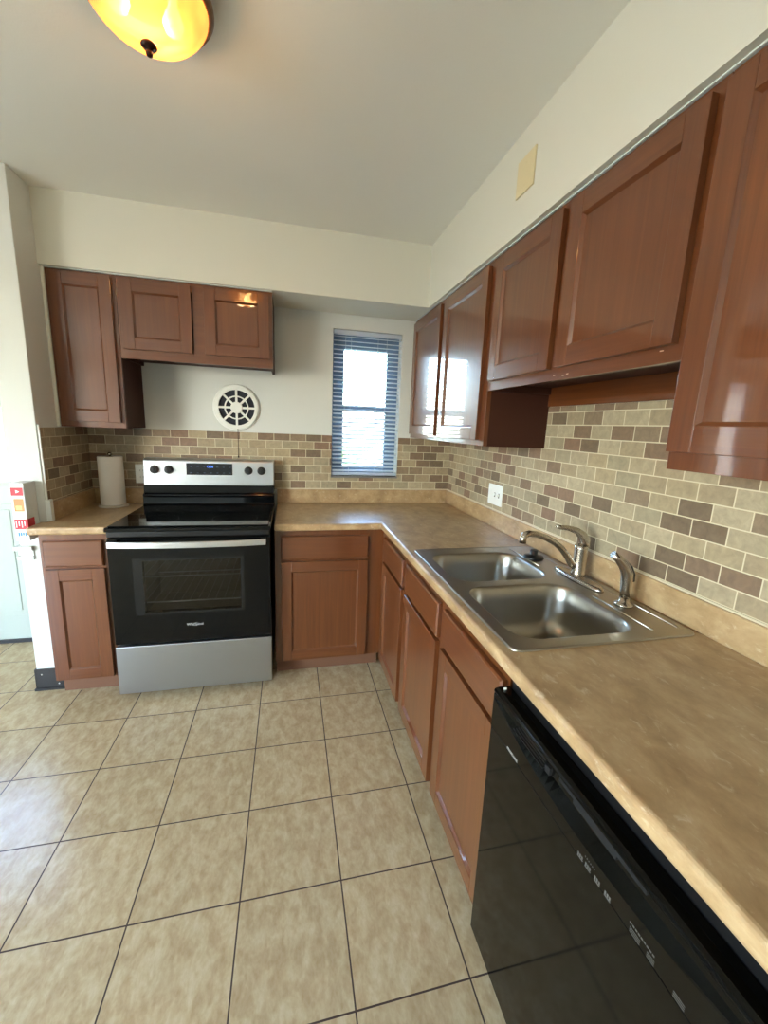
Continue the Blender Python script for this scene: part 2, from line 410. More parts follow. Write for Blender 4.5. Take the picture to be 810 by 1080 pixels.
# ------------------------------------------------------------------ countertops
def splash_strip(b, pts_box, m=M_CTR): b.box(*pts_box, m)
top = thing('countertop', (-.3, -1.6, .876), 'beige mottled laminate countertop in an L along the window and right wall, holding the sink', 'countertop')
b = B()
HX0, HX1, HY0, HY1 = -.585, -.058, -1.172, -1.975
b.grid([-1.216, -.636, HX0, HX1, 0], [-3.4, HY1, HY0, -.635, 0], lambda x, y: (x > -.636 or y > -.635) and not (HX0 < x < HX1 and HY1 < y < HY0), lambda u, v, d: (u, v, d), .876, .914, M_CTR)
obj('counter_surface', b, top, bevel=.011, seg=4)
b = B(); b.box(-1.216, -.0, -.022, -.0005, .9142, SPL, M_CTR); obj('splash_strip', b, top, bevel=.004, seg=3)
b = B(); b.box(-.022, -.0005, -3.4, -.022, .9142, SPL, M_CTR); obj('splash_strip', b, top, bevel=.004, seg=3)
b = B(); b.box(-.0135, -.008, -3.3, -.012, SPL-.002, SPL+.006, M_CAULK); b.box(-1.216, -.010, -.0125, -.008, SPL-.002, SPL+.004, M_CAULK); obj('caulk_bead', b, top, bevel=.002)
ltop = thing('countertop', (-2.15, -.3, .876), 'small beige laminate countertop left of the stove under the paper towels', 'countertop')
b = B(); b.grid([-2.334, WL+.0005, -1.994], [-.635, -.506, -.0005], lambda x, y: x > WL or y < -.506, lambda u, v, d: (u, v, d), .876, .914, M_CTR); obj('counter_surface', b, ltop, bevel=.011, seg=4)
b = B(); b.box(WL+.022, -1.994, -.022, -.0005, .9142, SPL, M_CTR); obj('splash_strip', b, ltop, bevel=.004, seg=3)
b = B(); b.box(WL+.0005, WL+.021, -.476, -.0005, .9142, SPL, M_CTR); obj('splash_strip', b, ltop, bevel=.004, seg=3)

# ------------------------------------------------------------------ cabinets
# mapping: back run faces -y (u = x), right run faces -x (u = y)
def PB(face): return lambda u, n, z: (u, face-n, z)
def PR(face): return lambda u, n, z: (face-n, u, z)
def ubox(b, P, u0, u1, n0, n1, z0, z1, m):
    a = P(u0, n0, z0); c = P(u1, n1, z1); b.box(a[0], c[0], a[1], c[1], a[2], c[2], m)
def shaker(parent, P, u0, u1, z0, z1, H, name='door', s=.056, t=.019, label=None):
    b = B()
    ubox(b, P, u0, u0+s, 0.001, t, z0, z1, WZ); ubox(b, P, u1-s, u1, 0.001, t, z0, z1, WZ)
    ubox(b, P, u0+s, u1-s, 0.001, t, z0, z0+s, H); ubox(b, P, u0+s, u1-s, 0.001, t, z1-s, z1, H)
    ubox(b, P, u0+s-.004, u1-s+.004, .003, t-.010, z0+s-.004, z1-s+.004, WZ)
    # sloped moulding round the panel
    e = .008; a0, a1, c0, c1 = u0+s, u1-s, z0+s, z1-s
    o = [(a0, c0), (a1, c0), (a1, c1), (a0, c1)]; i = [(a0+e, c0+e), (a1-e, c0+e), (a1-e, c1-e), (a0+e, c1-e)]
    for k in range(4):
        k2 = (k+1) % 4
        b.face([P(o[k][0], t-.002, o[k][1]), P(o[k2][0], t-.002, o[k2][1]), P(i[k2][0], t-.0099, i[k2][1]), P(i[k][0], t-.0099, i[k][1])], H if k % 2 == 0 else WZ)
    return obj(name, b, parent, bevel=.0016, seg=2, label=label, sharp=50)
def slab(parent, P, u0, u1, z0, z1, H, t=.019):
    b = B(); e = .006
    r0 = [P(u, .001, z) for u, z in ((u0, z0), (u1, z0), (u1, z1), (u0, z1))]
    r1 = [P(u, t-.005, z) for u, z in ((u0, z0), (u1, z0), (u1, z1), (u0, z1))]
    r2 = [P(u, t, z) for u, z in ((u0+e, z0+e), (u1-e, z0+e), (u1-e, z1-e), (u0+e, z1-e))]
    b.loft([r0, r1, r2], H, smooth=False)
    return obj('drawer_front', b, parent, bevel=.001)
def face_frame(parent, P, u0, u1, z0, z1, openings, H, t=.019):
    b = B(); us = sorted({u0, u1} | {v for o in openings for v in o[:2]}); zs = sorted({z0, z1} | {v for o in openings for v in o[2:]})
    b.grid(us, zs, lambda u, z: not any(o[0] < u < o[1] and o[2] < z < o[3] for o in openings), lambda u, v, d: P(u, d, v), -t, 0, WZ if H is None else H)
    return obj('face_frame', b, parent, bevel=.001)
def carcass(parent, P, u0, u1, z0, z1, depth, side_mat=WDARK, lift=.02, n_front=-.019):
    b = B(); t = .014
    ubox(b, P, u0, u0+t, -depth, n_front, z0, z1, side_mat); ubox(b, P, u1-t, u1, -depth, n_front, z0, z1, side_mat)
    ubox(b, P, u0+t, u1-t, -depth, n_front, z0+lift, z0+lift+t, side_mat); ubox(b, P, u0+t, u1-t, -depth, n_front, z1-t, z1, side_mat)
    ubox(b, P, u0+t, u1-t, -depth, -depth+.006, z0+lift+t, z1-t, WIN)
    return obj('body', b, parent)

UF = -.311   # face-frame plane of uppers
ZT = 2.135
P = PB(UF); dep = .309
# back wall uppers
c = thing('wall_cabinet', (-2.138, 0, 1.378), 'tall narrow brown wall cabinet in the left corner above the paper towels', 'cabinet')
carcass(c, P, -2.2905, -1.9865, 1.378, ZT, dep); face_frame(c, P, -2.2905, -1.9865, 1.378, ZT, [(-2.25, -2.02, 1.42, 2.09)], None)
shaker(c, P, -2.272, -2.004, 1.408, 2.122, WX)
c = thing('wall_cabinet', (-1.604, 0, 1.738), 'short brown two-door wall cabinet over the stove on the back wall', 'cabinet')
carcass(c, P, -1.985, -1.223, 1.738, ZT, dep); face_frame(c, P, -1.985, -1.223, 1.738, ZT, [(-1.95, -1.63, 1.80, 2.09), (-1.57, -1.25, 1.80, 2.09)], WX)
shaker(c, P, -1.966, -1.634, 1.785, 2.120, WX); shaker(c, P, -1.572, -1.240, 1.785, 2.120, WX)
# right wall uppers
P = PR(UF)
c = thing('wall_cabinet', (0, -.57, 1.378), 'tall glossy brown wall cabinet with two doors beside the window on the right wall', 'cabinet')
carcass(c, P, -1.142, -.006, 1.378, ZT, dep); face_frame(c, P, -1.142, -.006, 1.378, ZT, [(-.50, -.06, 1.42, 2.09), (-1.06, -.62, 1.42, 2.09)], None)
shaker(c, P, -.536, -.034, 1.404, 2.114, WY); shaker(c, P, -1.098, -.594, 1.404, 2.114, WY)
c = thing('wall_cabinet', (0, -1.6, 1.612), 'short brown two-door wall cabinet mounted high above the sink', 'cabinet')
carcass(c, P, -2.057, -1.1435, 1.612, ZT, dep, lift=.03); face_frame(c, P, -2.057, -1.1435, 1.612, ZT, [(-1.55, -1.19, 1.67, 2.09), (-2.0, -1.65, 1.67, 2.09)], WY)
shaker(c, P, -1.581, -1.166, 1.648, 2.114, WY); shaker(c, P, -2.036, -1.617, 1.648, 2.114, WY)
b = B(); b.box(-.016, -.001, -2.057, -1.1435, 1.561, 1.6415, WY); obj('wall_cleat', b, c, bevel=.001)
chip = mat('chipped_finish', L(205, 175, 150), .6)
for y, z in ((-1.60, 1.628), (-1.645, 1.6235), (-1.665, 1.626), (-1.995, 1.640)):
    b = B(); b.box(UF-.0006, UF, y-.006, y+.004, z-.0015, z+.001, chip); obj('finish_chip', b, c)
c = thing('wall_cabinet', (0, -2.5, 1.378), 'tall glossy brown wall cabinet nearest the camera at the right edge', 'cabinet')
carcass(c, P, -2.97, -2.0585, 1.378, ZT, dep); face_frame(c, P, -2.97, -2.0585, 1.378, ZT, [(-2.49, -2.10, 1.42, 2.09), (-2.93, -2.54, 1.42, 2.09)], None)
shaker(c, P, -2.508, -2.066, 1.417, 2.114, WY); shaker(c, P, -2.962, -2.520, 1.417, 2.114, WY)

# base cabinets, back run (face frame plane y=-.601)
BF = -.601
P = PB(BF)
def base(cab, P, u0, u1, doors, H, toe_mat, toe_n=-.062, zt=.8745, side=WDARK, ends=(0, 0), ff=True):
    b = B(); t = .016; dep = .58
    ubox(b, P, u0, u0+t, -dep, -.019, .1, zt, side); ubox(b, P, u1-t, u1, -dep, -.019, .1, zt, side)
    ubox(b, P, u0+t, u1-t, -dep, -.019, .1, .116, WIN); ubox(b, P, u0+t, u1-t, -dep, -dep+.006, .116, zt, WIN)
    obj('body', b, cab)
    ops = []
    for d0, d1 in doors: ops += [(d0+.02, d1-.02, .13, .68), (d0+.02, d1-.02, .735, .83)]
    face_frame(cab, P, u0, u1, .1, zt, ops, None)
    for d0, d1 in doors:
        slab(cab, P, d0, d1, .712, .842, H); shaker(cab, P, d0, d1, .109, .698, H)
    b = B(); ubox(b, P, u0+.003, u1-.003, toe_n-.015, toe_n, 0.0, .0995, toe_mat); obj('toe_kick', b, cab)
c = thing('base_cabinet', (-2.15, -.3, 0), 'narrow brown base cabinet left of the stove against the white stub wall', 'cabinet')
base(c, P, WL+.004, -1.994, [(-2.284, -2.030)], WX, WRAW)
c = thing('base_cabinet', (-.92, -.3, 0), 'brown base cabinet with one drawer right of the stove under the window', 'cabinet')
base(c, P, -1.214, -.6105, [(-1.182, -.700)], WX, WRAW)
P = PR(-.611)
c = thing('base_cabinet', (-.3, -.86, 0), 'narrow brown base cabinet on the right run, farthest in the corner', 'cabinet')
base(c, P, -1.093, -.6035, [(-1.070, -.665)], WY, WDARK)
c = thing('sink_cabinet', (-.3, -1.55, 0), 'brown two-door base cabinet under the sink, beside the dishwasher', 'cabinet')
# body of the sink base is an open box so that the bowls hang free inside it
b = B()
ubox(b, P, -2.008, -1.992, -.58, -.019, .1, .8745, WDARK); ubox(b, P, -1.110, -1.095, -.58, -.019, .1, .8745, WDARK); ubox(b, P, -1.992, -1.110, -.58, -.019, .1, .116, WIN)
obj('body', b, c)
face_frame(c, P, -2.008, -1.0945, .1, .8745, [(-1.52, -1.14, .13, .68), (-1.97, -1.61, .13, .68)], None)
for d0, d1 in ((-1.545, -1.122), (-1.998, -1.590)): slab(c, P, d0, d1, .712, .842, WY); shaker(c, P, d0, d1, .109, .698, WY)
b = B(); ubox(b, P, -2.005, -1.10, -.077, -.062, 0, .0995, WDARK); obj('toe_kick', b, c)

# ------------------------------------------------------------------ range
def rangestove():
    X0, X1 = -1.987, -1.230; YF = -.690
    t = thing('kitchen_stove', (-1.6085, -.35, 0), 'black and stainless electric stove standing between the back base cabinets', 'stove')
    b = B()
    # shell around an open oven cavity
    b.box(X0+.004, X0+.05, -.640, -.03, .04, .90, M_BLACK); b.box(X1-.05, X1-.004, -.640, -.03, .04, .90, M_BLACK)
    b.box(X0+.05, X1-.05, -.640, -.03, .04, .34, M_BLACK); b.box(X0+.05, X1-.05, -.640, -.03, .80, .90, M_BLACK)
    b.box(X0+.05, X1-.05, -.10, -.03, .34, .80, M_BLACK)
    for x in (X0+.05, X1-.05):
        for y in (-.60, -.08): b.lathe((x, y, 0), [(.018, 0), (.018, .012), (.01, .014), (.01, .045)], M_BLACK, 16)
    obj('body', b, t, bevel=.002)
    cav = mat('oven_enamel', L(150, 140, 128), .35)
    b = B()
    b.box(X0+.0505, X0+.055, -.63, -.105, .345, .795, cav); b.box(X1-.055, X1-.0505, -.63, -.105, .345, .795, cav)
    b.box(X0+.055, X1-.055, -.63, -.105, .3405, .345, cav); b.box(X0+.055, X1-.055, -.105, -.1005, .345, .795, cav); b.box(X0+.055, X1-.055, -.63, -.105, .795, .7995, cav)
    obj('oven_liner', b, t)
    for z in (.50, .64):
        b = B()
        b.tube([(X0+.06, -.60, z), (X1-.06, -.60, z)], .004, M_STEEL, 8); b.tube([(X0+.06, -.14, z), (X1-.06, -.14, z)], .004, M_STEEL, 8)
        for i in range(15):
            x = X0+.08+i*(X1-X0-.16)/14; b.tube([(x, -.60, z+.004), (x, -.14, z+.004)], .0011, M_STEEL, 6)
        obj('oven_rack', b, t)
    # drawer
    b = B(); b.box(X0+.002, X1-.002, YF, -.655, .043, .305, M_DRAWER); obj('storage_drawer', b, t, bevel=.004, label='brushed steel bottom drawer')
    # oven door
    wx0, wx1, wz0, wz1 = -1.838, -1.382, .482, .754
    b = B(); b.grid([X0+.003, wx0, wx1, X1-.003], [.318, wz0, wz1, .868], lambda x, z: not (wx0 < x < wx1 and wz0 < z < wz1), lambda u, v, d: (u, d, v), YF, -.655, M_GLOSSBLK)
    door = obj('oven_door', b, t, bevel=.004)
    b = B(); b.box(wx0-.0, wx1+.0, YF+.0005, YF+.004, wz0, wz1, M_OVENGL); obj('oven_window', b, door)
    fade = mat('window_border', L(18, 20, 22), .10)
    b = B(); b.grid([-1.880, wx0, wx1, -1.365], [.470, wz0, wz1, .765], lambda x, z: not (wx0 < x < wx1 and wz0 < z < wz1), lambda u, v, d: (u, d, v), YF-.0004, YF, fade); obj('window_border', b, door)
    # bowed flat handle
    b = B(); n = 24; xs = [X0+.024+(X1-X0-.046)*i/n for i in range(n+1)]
    def yy(x): q = (x-(X0+X1)/2)/((X1-X0)/2); return -.765+.026*q*q
    rings = []
    for x in xs:
        y = yy(x); zc = .851
        rings.append([(x, y, zc-.014), (x, y, zc+.012), (x, y+.004, zc+.015), (x, y+.013, zc+.013), (x, y+.013, zc-.013), (x, y+.004, zc-.016)])
    b.loft(rings, M_STEEL, smooth=False)
    for x in (X0+.035, X1-.035): b.box(x-.014, x+.014, -.732, YF, .839, .862, M_BLACK)
    obj('door_handle', b, door, bevel=.001, label='bowed brushed steel handle')
    text('maker_logo', 'Whirlpool', .019, frame_mat((-1.611, YF-.0008, .407), (1, 0, 0), (0, 0, 1)), mat('logo_silver', L(205, 205, 200), .4), door)
    b = B()
    for k in range(20):
        a0, a1 = 2*PI*k/20, 2*PI*(k+1)/20
        f = lambda a: (-1.607+.013*math.cos(a)+.006*math.sin(a), YF-.0008, .408+.0085*math.sin(a))
        if k not in (2, 3): b.tube([f(a0), f(a1)], .0006, bpy.data.materials['logo_silver'], 4)
    obj('logo_swoosh', b, door)
    # cooktop
    b = B(); b.box(X0, X1, -.700, -.02, .902, .922, M_GLOSSBLK); b.box(X0+.006, X1-.006, -.692, -.64, .874, .902, M_BLACK); ck = obj('cooktop', b, t, bevel=.004, seg=3)
    b = B(); b.box(X0+.012, X1-.012, -.682, -.14, .922, .9275, M_GLOSSBLK); obj('glass_surface', b, ck, bevel=.002)
    ring = mat('burner_print', L(60, 62, 64), .2)
    for cx, cy, r in ((-1.80, -.53, .10), (-1.42, -.53, .115), (-1.80, -.27, .075), (-1.42, -.27, .085)):
        b = B(); n = 48
        for rr in (r,):
            for k in range(n):
                a0, a1 = 2*PI*k/n, 2*PI*(k+1)/n
                b.face([(cx+q*math.cos(a), cy+q*math.sin(a), .9278) for q, a in ((rr, a0), (rr, a1), (rr-.0025, a1), (rr-.0025, a0))], ring)
        obj('burner_ring', b, ck)
    # backguard
    b = B()
    prof = [(-.02, .922), (-.150, .922), (-.138, .934), (-.134, .975), (-.139, .982), (-.137, .990), (-.118, .996), (-.108, 1.042), (-.02, 1.042)]
    b.loft([[(x, y, z) for y, z in prof] for x in (X0, X1)], M_GLOSSBLK, smooth=False); bg_ = obj('backguard', b, t, bevel=.003)
    b = B()
    prof = [(-.018, 1.040), (-.108, 1.040), (-.098, 1.190), (-.088, 1.201), (-.018, 1.203)]
    b.loft([[(x, y, z) for y, z in prof] for x in (X0+.001, X1-.001)], M_STEEL, smooth=False); pn = obj('control_panel', b, bg_, bevel=.005, seg=3, label='stainless control panel')
    yq = lambda z: -.108+.010*(z-1.040)/.15
    b = B(); b.loft([[(x, yq(1.105)-.0018, 1.106), (x, yq(1.177)-.0018, 1.177), (x, yq(1.177)+.002, 1.177), (x, yq(1.105)+.002, 1.106)] for x in (-1.747, -1.482)], mat('display_black', L(12, 14, 18), .12), smooth=False)
    dsp = obj('display', b, bg_)
    dig = mat('blue_digits', (0, 0, 0, 1), .5, emit=(.08, .25, 1, 1), es=2.5)
    text('clock_digits', '12:00', .018, frame_mat((-1.613, yq(1.157)-.0022, 1.157), (1, 0, 0), (0, 0, 1)), dig, bg_)
    mk = mat('panel_print', L(70, 84, 110), .4)
    for i in range(7):
        for j in range(2):
            if i in (3,) and j == 1: continue
            x = -1.725+i*.0375; z = 1.118+j*.036; b = B(); b.box(x, x+.010, yq(z)-.0024, yq(z)-.0018, z, z+.003, mk); obj('touch_key_mark', b, dsp)
    for x in (-1.923, -1.845, -1.387, -1.308):
        b = B(); z = 1.136; y0 = yq(z)
        b.lathe((x, y0, z), [(.0255, 0), (.0255, -.004), (.0225, -.006), (.0205, -.026), (.017, -.029)], M_BLACK, 28, 'y')
        b.box(x-.0045, x+.0045, y0-.033, y0-.026, z-.018, z+.018, M_BLACK); obj('control_knob', b, bg_, bevel=.001)
rangestove()

# ------------------------------------------------------------------ sink, faucet, sprayer, stopper
def rrect(x0, x1, y0, y1, r, z, n=8):
    pts = []
    for cx, cy, a in ((x1-r, y1-r, 0), (x0+r, y1-r, 1), (x0+r, y0+r, 2), (x1-r, y0+r, 3)):
        for i in range(n+1):
            t = (a+i/n)*PI/2; pts.append((cx+r*math.cos(t), cy+r*math.sin(t), z))
    return pts
def sink():
    t = thing('kitchen_sink', (-.32, -1.57, .914), 'stainless double-bowl drop-in sink set in the right countertop', 'sink')
    Z = .9185
    bowls = [(-.565, -.175, -1.548, -1.222), (-.565, -.175, -1.955, -1.592)]
    bm = bmesh.new()
    def loop(pts):
        vs = [bm.verts.new(p) for p in pts]; return [bm.edges.new((vs[i], vs[(i+1) % len(vs)])) for i in range(len(vs))]
    out = rrect(-.598, -.042, -1.990, -1.155, .022, Z)
    E_ = loop(out)
    for x0, x1, y0, y1 in bowls: E_ += loop(rrect(x0, x1, y0, y1, .075, Z))
    bmesh.ops.triangle_fill(bm, use_beauty=True, edges=E_)
    b = B(); b.bm.free(); b.bm = bm; b.mi(M_SINK)
    # rolled outer rim
    e = lambda d, z: rrect(-.598-d, -.042+d, -1.990-d, -1.155+d, .022+d, z)
    b.loft([e(0, Z), e(.0035, Z+.0018), e(.006, Z+.001), e(.008, Z-.002), e(.008, .9145)], M_SINK, False, False)
    obj('sink_rim', b, t)
    for (x0, x1, y0, y1) in bowls:
        b = B(); rr = []
        for d, z in ((0, Z), (.003, Z-.001), (.006, Z-.004), (.010, Z-.012), (.016, .86), (.024, .79), (.034, .765), (.055, .750), (.085, .744), (.12, .742)):
            rr.append(rrect(x0+d, x1-d, y0+d, y1-d, max(.075-d*.3, .03), z))
        b.loft(rr, M_SINK, False, True)
        bowl = obj('sink_bowl', b, t, recalc=False)
        cx, cy = (x0+x1)/2, (y0+y1)/2
        b = B(); b.lathe((cx, cy, .742), [(.055, .0005), (.052, .004), (.042, .003), (.036, -.004), (.010, -.004), (.010, .003), (.004, .005)], M_NICKEL, 32, cap0=False); obj('drain', b, bowl)
    # pressed bead on the faucet deck
    b = B()
    b.tube([(-.155, -1.185, Z), (-.155, -1.42, Z+.001)], .003, M_SINK, 8); b.tube([(-.150, -1.72, Z), (-.150, -1.955, Z)], .003, M_SINK, 8)
    b.tube([(-.062, -1.185, Z), (-.062, -1.955, Z)], .0025, M_SINK, 8)
    obj('deck_bead', b, t)
sink()
def faucet():
    t = thing('kitchen_faucet', (-.095, -1.57, .9185), 'brushed nickel single-lever faucet on the sink deck with arched spout', 'faucet')
    b = B(); x0, z = -.100, .9188
    def cap(d, zz): 
        pts = []
        hl, hw = .128-d, .029-d*.8
        for i in range(40):
            a = 2*PI*i/40; s = math.cos(a); c_ = math.sin(a)
            pts.append((x0+hw*math.copysign(abs(s)**.9, s), -1.575+hl*math.copysign(abs(c_)**.75, c_), zz))
        return pts
    b.loft([cap(0, z), cap(0, z+.006), cap(.004, z+.012), cap(.014, z+.0155)], M_NICKEL); obj('base_plate', b, t)
    b = B(); c = (-.088, -1.560, 0)
    b.lathe(c, [(.027, .932), (.026, .940), (.0235, .950), (.0225, 1.0), (.0235, 1.035), (.0235, 1.046)], M_NICKEL, 32)
    obj('faucet_body', b, t)
    b = B()
    P0 = [(-.075, -1.558, 1.040), (-.077, -1.559, 1.060), (-.088, -1.556, 1.082), (-.110, -1.552, 1.099), (-.140, -1.546, 1.108), (-.172, -1.540, 1.111), (-.188, -1.538, 1.114)]
    b.tube(P0, [.0232, .0225, .018, .0125, .0095, .0085, .006], M_NICKEL, 20, .8); obj('lever', b, t)
    b = B()
    sp = [(-.100, .962), (-.118, .975), (-.140, 1.003), (-.168, 1.034), (-.200, 1.058), (-.238, 1.077), (-.276, 1.090), (-.308, 1.094), (-.326, 1.088), (-.330, 1.074), (-.330, 1.060)]
    b.tube([(x, -1.556, zz) for x, zz in sp], [.014, .0135, .012, .0115, .011, .011, .011, .0115, .0125, .0125, .0125], M_NICKEL, 18); obj('spout', b, t)
    s = thing('side_sprayer', (-.102, -1.797, .9185), 'brushed nickel side sprayer standing upright right of the faucet', 'sprayer')
    b = B(); c = (-.102, -1.797, 0); b.lathe(c, [(.027, .9188), (.027, .923), (.020, .930), (.014, .934), (.014, .944)], M_NICKEL, 28); obj('sprayer_base', b, s)
    b = B(); b.tube([(-.102, -1.797, .942), (-.103, -1.797, .975), (-.104, -1.797, 1.005), (-.106, -1.796, 1.028), (-.118, -1.793, 1.050), (-.138, -1.789, 1.071), (-.158, -1.785, 1.086)],
                    [.0135, .0155, .0175, .0185, .0165, .0135, .0115], M_NICKEL, 20); obj('spray_head', b, s)
    b = B(); b.tube([(-.086, -1.801, 1.000), (-.088, -1.801, 1.022), (-.098, -1.798, 1.045), (-.118, -1.794, 1.066)], [.007, .008, .007, .004], M_BLACK, 12); obj('spray_trigger', b, s)
    k = B(); k.lathe((-.118, -1.318, .9188), [(.040, 0), (.043, .004), (.040, .010), (.022, .014), (.0155, .018), (.0165, .034), (.013, .037)], M_BLACK, 32)
    st_ = obj('sink_stopper', k, origin=(-.118, -1.318, .9188)); tag(st_, 'black rubber sink stopper lying on the sink deck left of the faucet', 'sink stopper')
faucet()

# ------------------------------------------------------------------ dishwasher
def dishwasher():
    Y1, Y0 = -2.016, -2.622; XF = -.657
    M = mat('dishwasher_black', L(6, 6, 5), .07, spec=.2)
    t = thing('dishwasher', (-.33, -2.319, 0), 'glossy black built-in dishwasher under the right countertop', 'dishwasher')
    b = B(); b.box(-.615, -.04, Y0+.012, Y1-.008, .105, .862, M_BLACK); obj('body', b, t)
    b = B(); b.box(-.585, -.570, Y0+.01, Y1-.01, 0, .11, M_BLACK); obj('kick_plate', b, t)
    b = B(); b.box(XF, -.617, Y0, Y1, .112, .7372, M); door = obj('door_panel', b, t, bevel=.0012, seg=2)
    # control fascia with a smile-shaped pocket under its top ridge
    b = B(); n = 40; rings = []; yc = (Y0+Y1)/2
    for i in range(n+1):
        y = Y1+(Y0-Y1)*i/n; q = (y-yc)/((Y1-Y0)/2); zl = .768+.046*q*q; k = max(0.0, 1-abs(q)**4)
        rings.append([(-.617, y, .738), (XF, y, .738), (XF, y, zl-.001), (XF+.0015*k, y, zl+.002), (XF+.012*k, y, zl+(.824-zl)*.5), (XF+.016*k, y, .8245), (XF+.001, y, .8275), (XF-.001, y, .833), (XF+.001, y, .8385), (-.648, y, .8405), (-.617, y, .8405)])
    b.loft(rings, M, smooth=False); fa = obj('control_fascia', b, t, bevel=.0006)
    b = B()
    for i in range(5):
        b.box(XF+.003+i*.0022, XF+.015, -2.214, -2.105-i*.006, .797+i*.0055, .7995+i*.0055, M_BLACK)
    b.box(XF+.010, XF+.0155, -2.214, -2.150, .797, .8215, M_BLACK)
    obj('vent_louvre', b, fa)
    b = B(); b.box(XF+.006, XF+.013, -2.232, -2.218, .797, .812, mat('vent_hole', (0, 0, 0, 1), .9)); obj('vent_opening', b, fa)
    b = B(); b.grid([-2.455, -2.40, -2.30, -2.26], [.806, .814, .822], lambda y, z: z > .814 or -2.40 < y < -2.30, lambda u, v, d: (d, u, v), XF+.006, XF+.016, bpy.data.materials['vent_hole']); obj('handle_slot', b, fa)
    ink = mat('fascia_print', L(88, 86, 80), .5)
    text('maker_logo', 'FRIGIDAIRE', .0085, frame_mat((XF-.0004, -2.116, .727+.0155), (0, -1, 0), (0, 0, 1)), mat('logo_grey', L(190, 186, 176), .4), fa, extrude=.0003)
    for y in (-2.340, -2.3585, -2.380, -2.4025):
        b = B(); b.box(XF-.0005, XF, y-.0065, y+.0065, .7375, .7395, ink)
        for a in (-.0045, 0, .0045): b.box(XF-.0005, XF, y+a-.0015, y+a+.0015, .7405, .7465, ink)
        obj('button_mark', b, fa)
    for k in range(6): b = B(); b.box(XF-.0005, XF, -2.350-k*.0042-.0015, -2.350-k*.0042, .7535, .7555, ink); obj('indicator_mark', b, fa)
    for k in range(9): b = B(); b.box(XF-.0005, XF, -2.445-k*.0048-.0032, -2.445-k*.0048, .7535, .756, ink); obj('indicator_mark', b, fa)
    for y, w_ in ((-2.455, .018), (-2.482, .012), (-2.525, .016)):
        b = B()
        for z in (.740, .7435, .747): b.box(XF-.0005, XF, y-w_/2, y+w_/2, z, z+.0011, ink)
        obj('button_mark', b, fa)
    b = B(); b.box(-.641, -.633, -2.032, -2.028, .8406, .847, M_WHITEP); obj('mounting_clip', b, t, bevel=.002, label='small white clip on the top edge')
dishwasher()

# ------------------------------------------------------------------ base cabinet beyond the dishwasher (under the counter)
P = PR(-.611)
c = thing('base_cabinet', (-.3, -3.0, 0), 'brown base cabinet on the near side of the dishwasher', 'cabinet')
base(c, P, -3.39, -2.628, [(-3.37, -3.02), (-2.99, -2.645)], WY, WDARK)

# ------------------------------------------------------------------ wall fittings
def vent():
    t = thing('exhaust_vent', (-1.457, 0, 1.523), 'round white slotted exhaust vent on the back wall above the stove', 'vent')
    cx, cz = -1.457, 1.523
    b = B(); b.lathe((cx, 0, cz), [(.120, -.0005), (.120, -.003)], mat('vent_dark', L(30, 34, 46), .7), 48, 'y'); obj('vent_backing', b, t)
    def ring(b, r0, r1, y0, y1, n=64):
        rs = []
        for r, y in ((r0, y0), (r0, y1), (r1, y1), (r1, y0), (r0, y0)): rs.append([(cx+r*math.cos(2*PI*i/n), y, cz+r*math.sin(2*PI*i/n)) for i in range(n)])
        b.loft(rs, M_WHITEP, False, False, smooth=False)
    b = B(); ring(b, .108, .130, -.003, -.020); ring(b, .065, .073, -.010, -.020)
    b.lathe((cx, 0, cz), [(.036, -.010), (.036, -.020), (.030, -.023)], M_WHITEP, 40, 'y')
    for k in range(8):
        a = k*PI/4; d = Vector((math.cos(a), 0, math.sin(a))); n_ = Vector((-d.z, 0, d.x))*.0065
        q = [Vector((cx, 0, cz))+d*r+s*n_ for r, s in ((.03, -1), (.03, 1), (.112, 1), (.112, -1))]
        b.loft([[(p.x, -.010, p.z) for p in q], [(p.x, -.0195, p.z) for p in q]], M_WHITEP, smooth=False)
    obj('vent_grille', b, t, bevel=.001)
    b = B(); b.lathe((cx, 0, cz), [(.143, -.0004), (.143, -.006), (.138, -.009), (.131, -.010), (.128, -.0004)], M_WHITEP, 64, 'y', False, False); obj('vent_flange', b, t)
    b = B(); b.tube([(cx+.004, -.014, 1.405), (cx+.005, -.014, 1.30), (cx+.004, -.014, 1.225)], .0016, M_DKBRONZE, 8); b.lathe((cx+.004, -.014, 1.215), [(.001, -.006), (.004, -.002), (.004, .006), (.001, .010)], M_DKBRONZE, 12); obj('pull_chain', b, t)
vent()
# blank cover plate on right soffit
b = B(); b.box(-.341, -.3355, -1.402, -1.292, 2.262, 2.378, M_ALMOND)
for z in (2.285, 2.355): b.lathe((-.341, -1.347, z), [(.003, 0), (.0025, -.0012)], M_ALMOND, 12, 'x')
tag(obj('cover_plate', b, bevel=.003, origin=(-.3355, -1.347, 2.32)), 'blank almond cover plate high on the right soffit', 'wall plate')
# switch and outlet plate over the counter
t = thing('switch_plate', (-.0085, -.735, 1.095), 'white triple switch and outlet plate on the tiles between window corner and sink', 'switch plate')
b = B(); b.box(-.014, -.0085, -.815, -.658, 1.038, 1.152, M_WHITEP); obj('face_plate', b, t, bevel=.003)
b = B(); b.box(-.0165, -.0135, -.704, -.676, 1.062, 1.128, M_WHITEP); obj('rocker_switch', b, t, bevel=.0015)
for y in (-.737, -.782):
    b = B(); b.box(-.0148, -.0135, y-.006, y+.006, 1.083, 1.108, mat('switch_slot', L(120, 116, 104), .6)); b.box(-.025, -.0135, y-.003, y+.003, 1.092, 1.104, M_WHITEP); obj('toggle', b, t, bevel=.001)
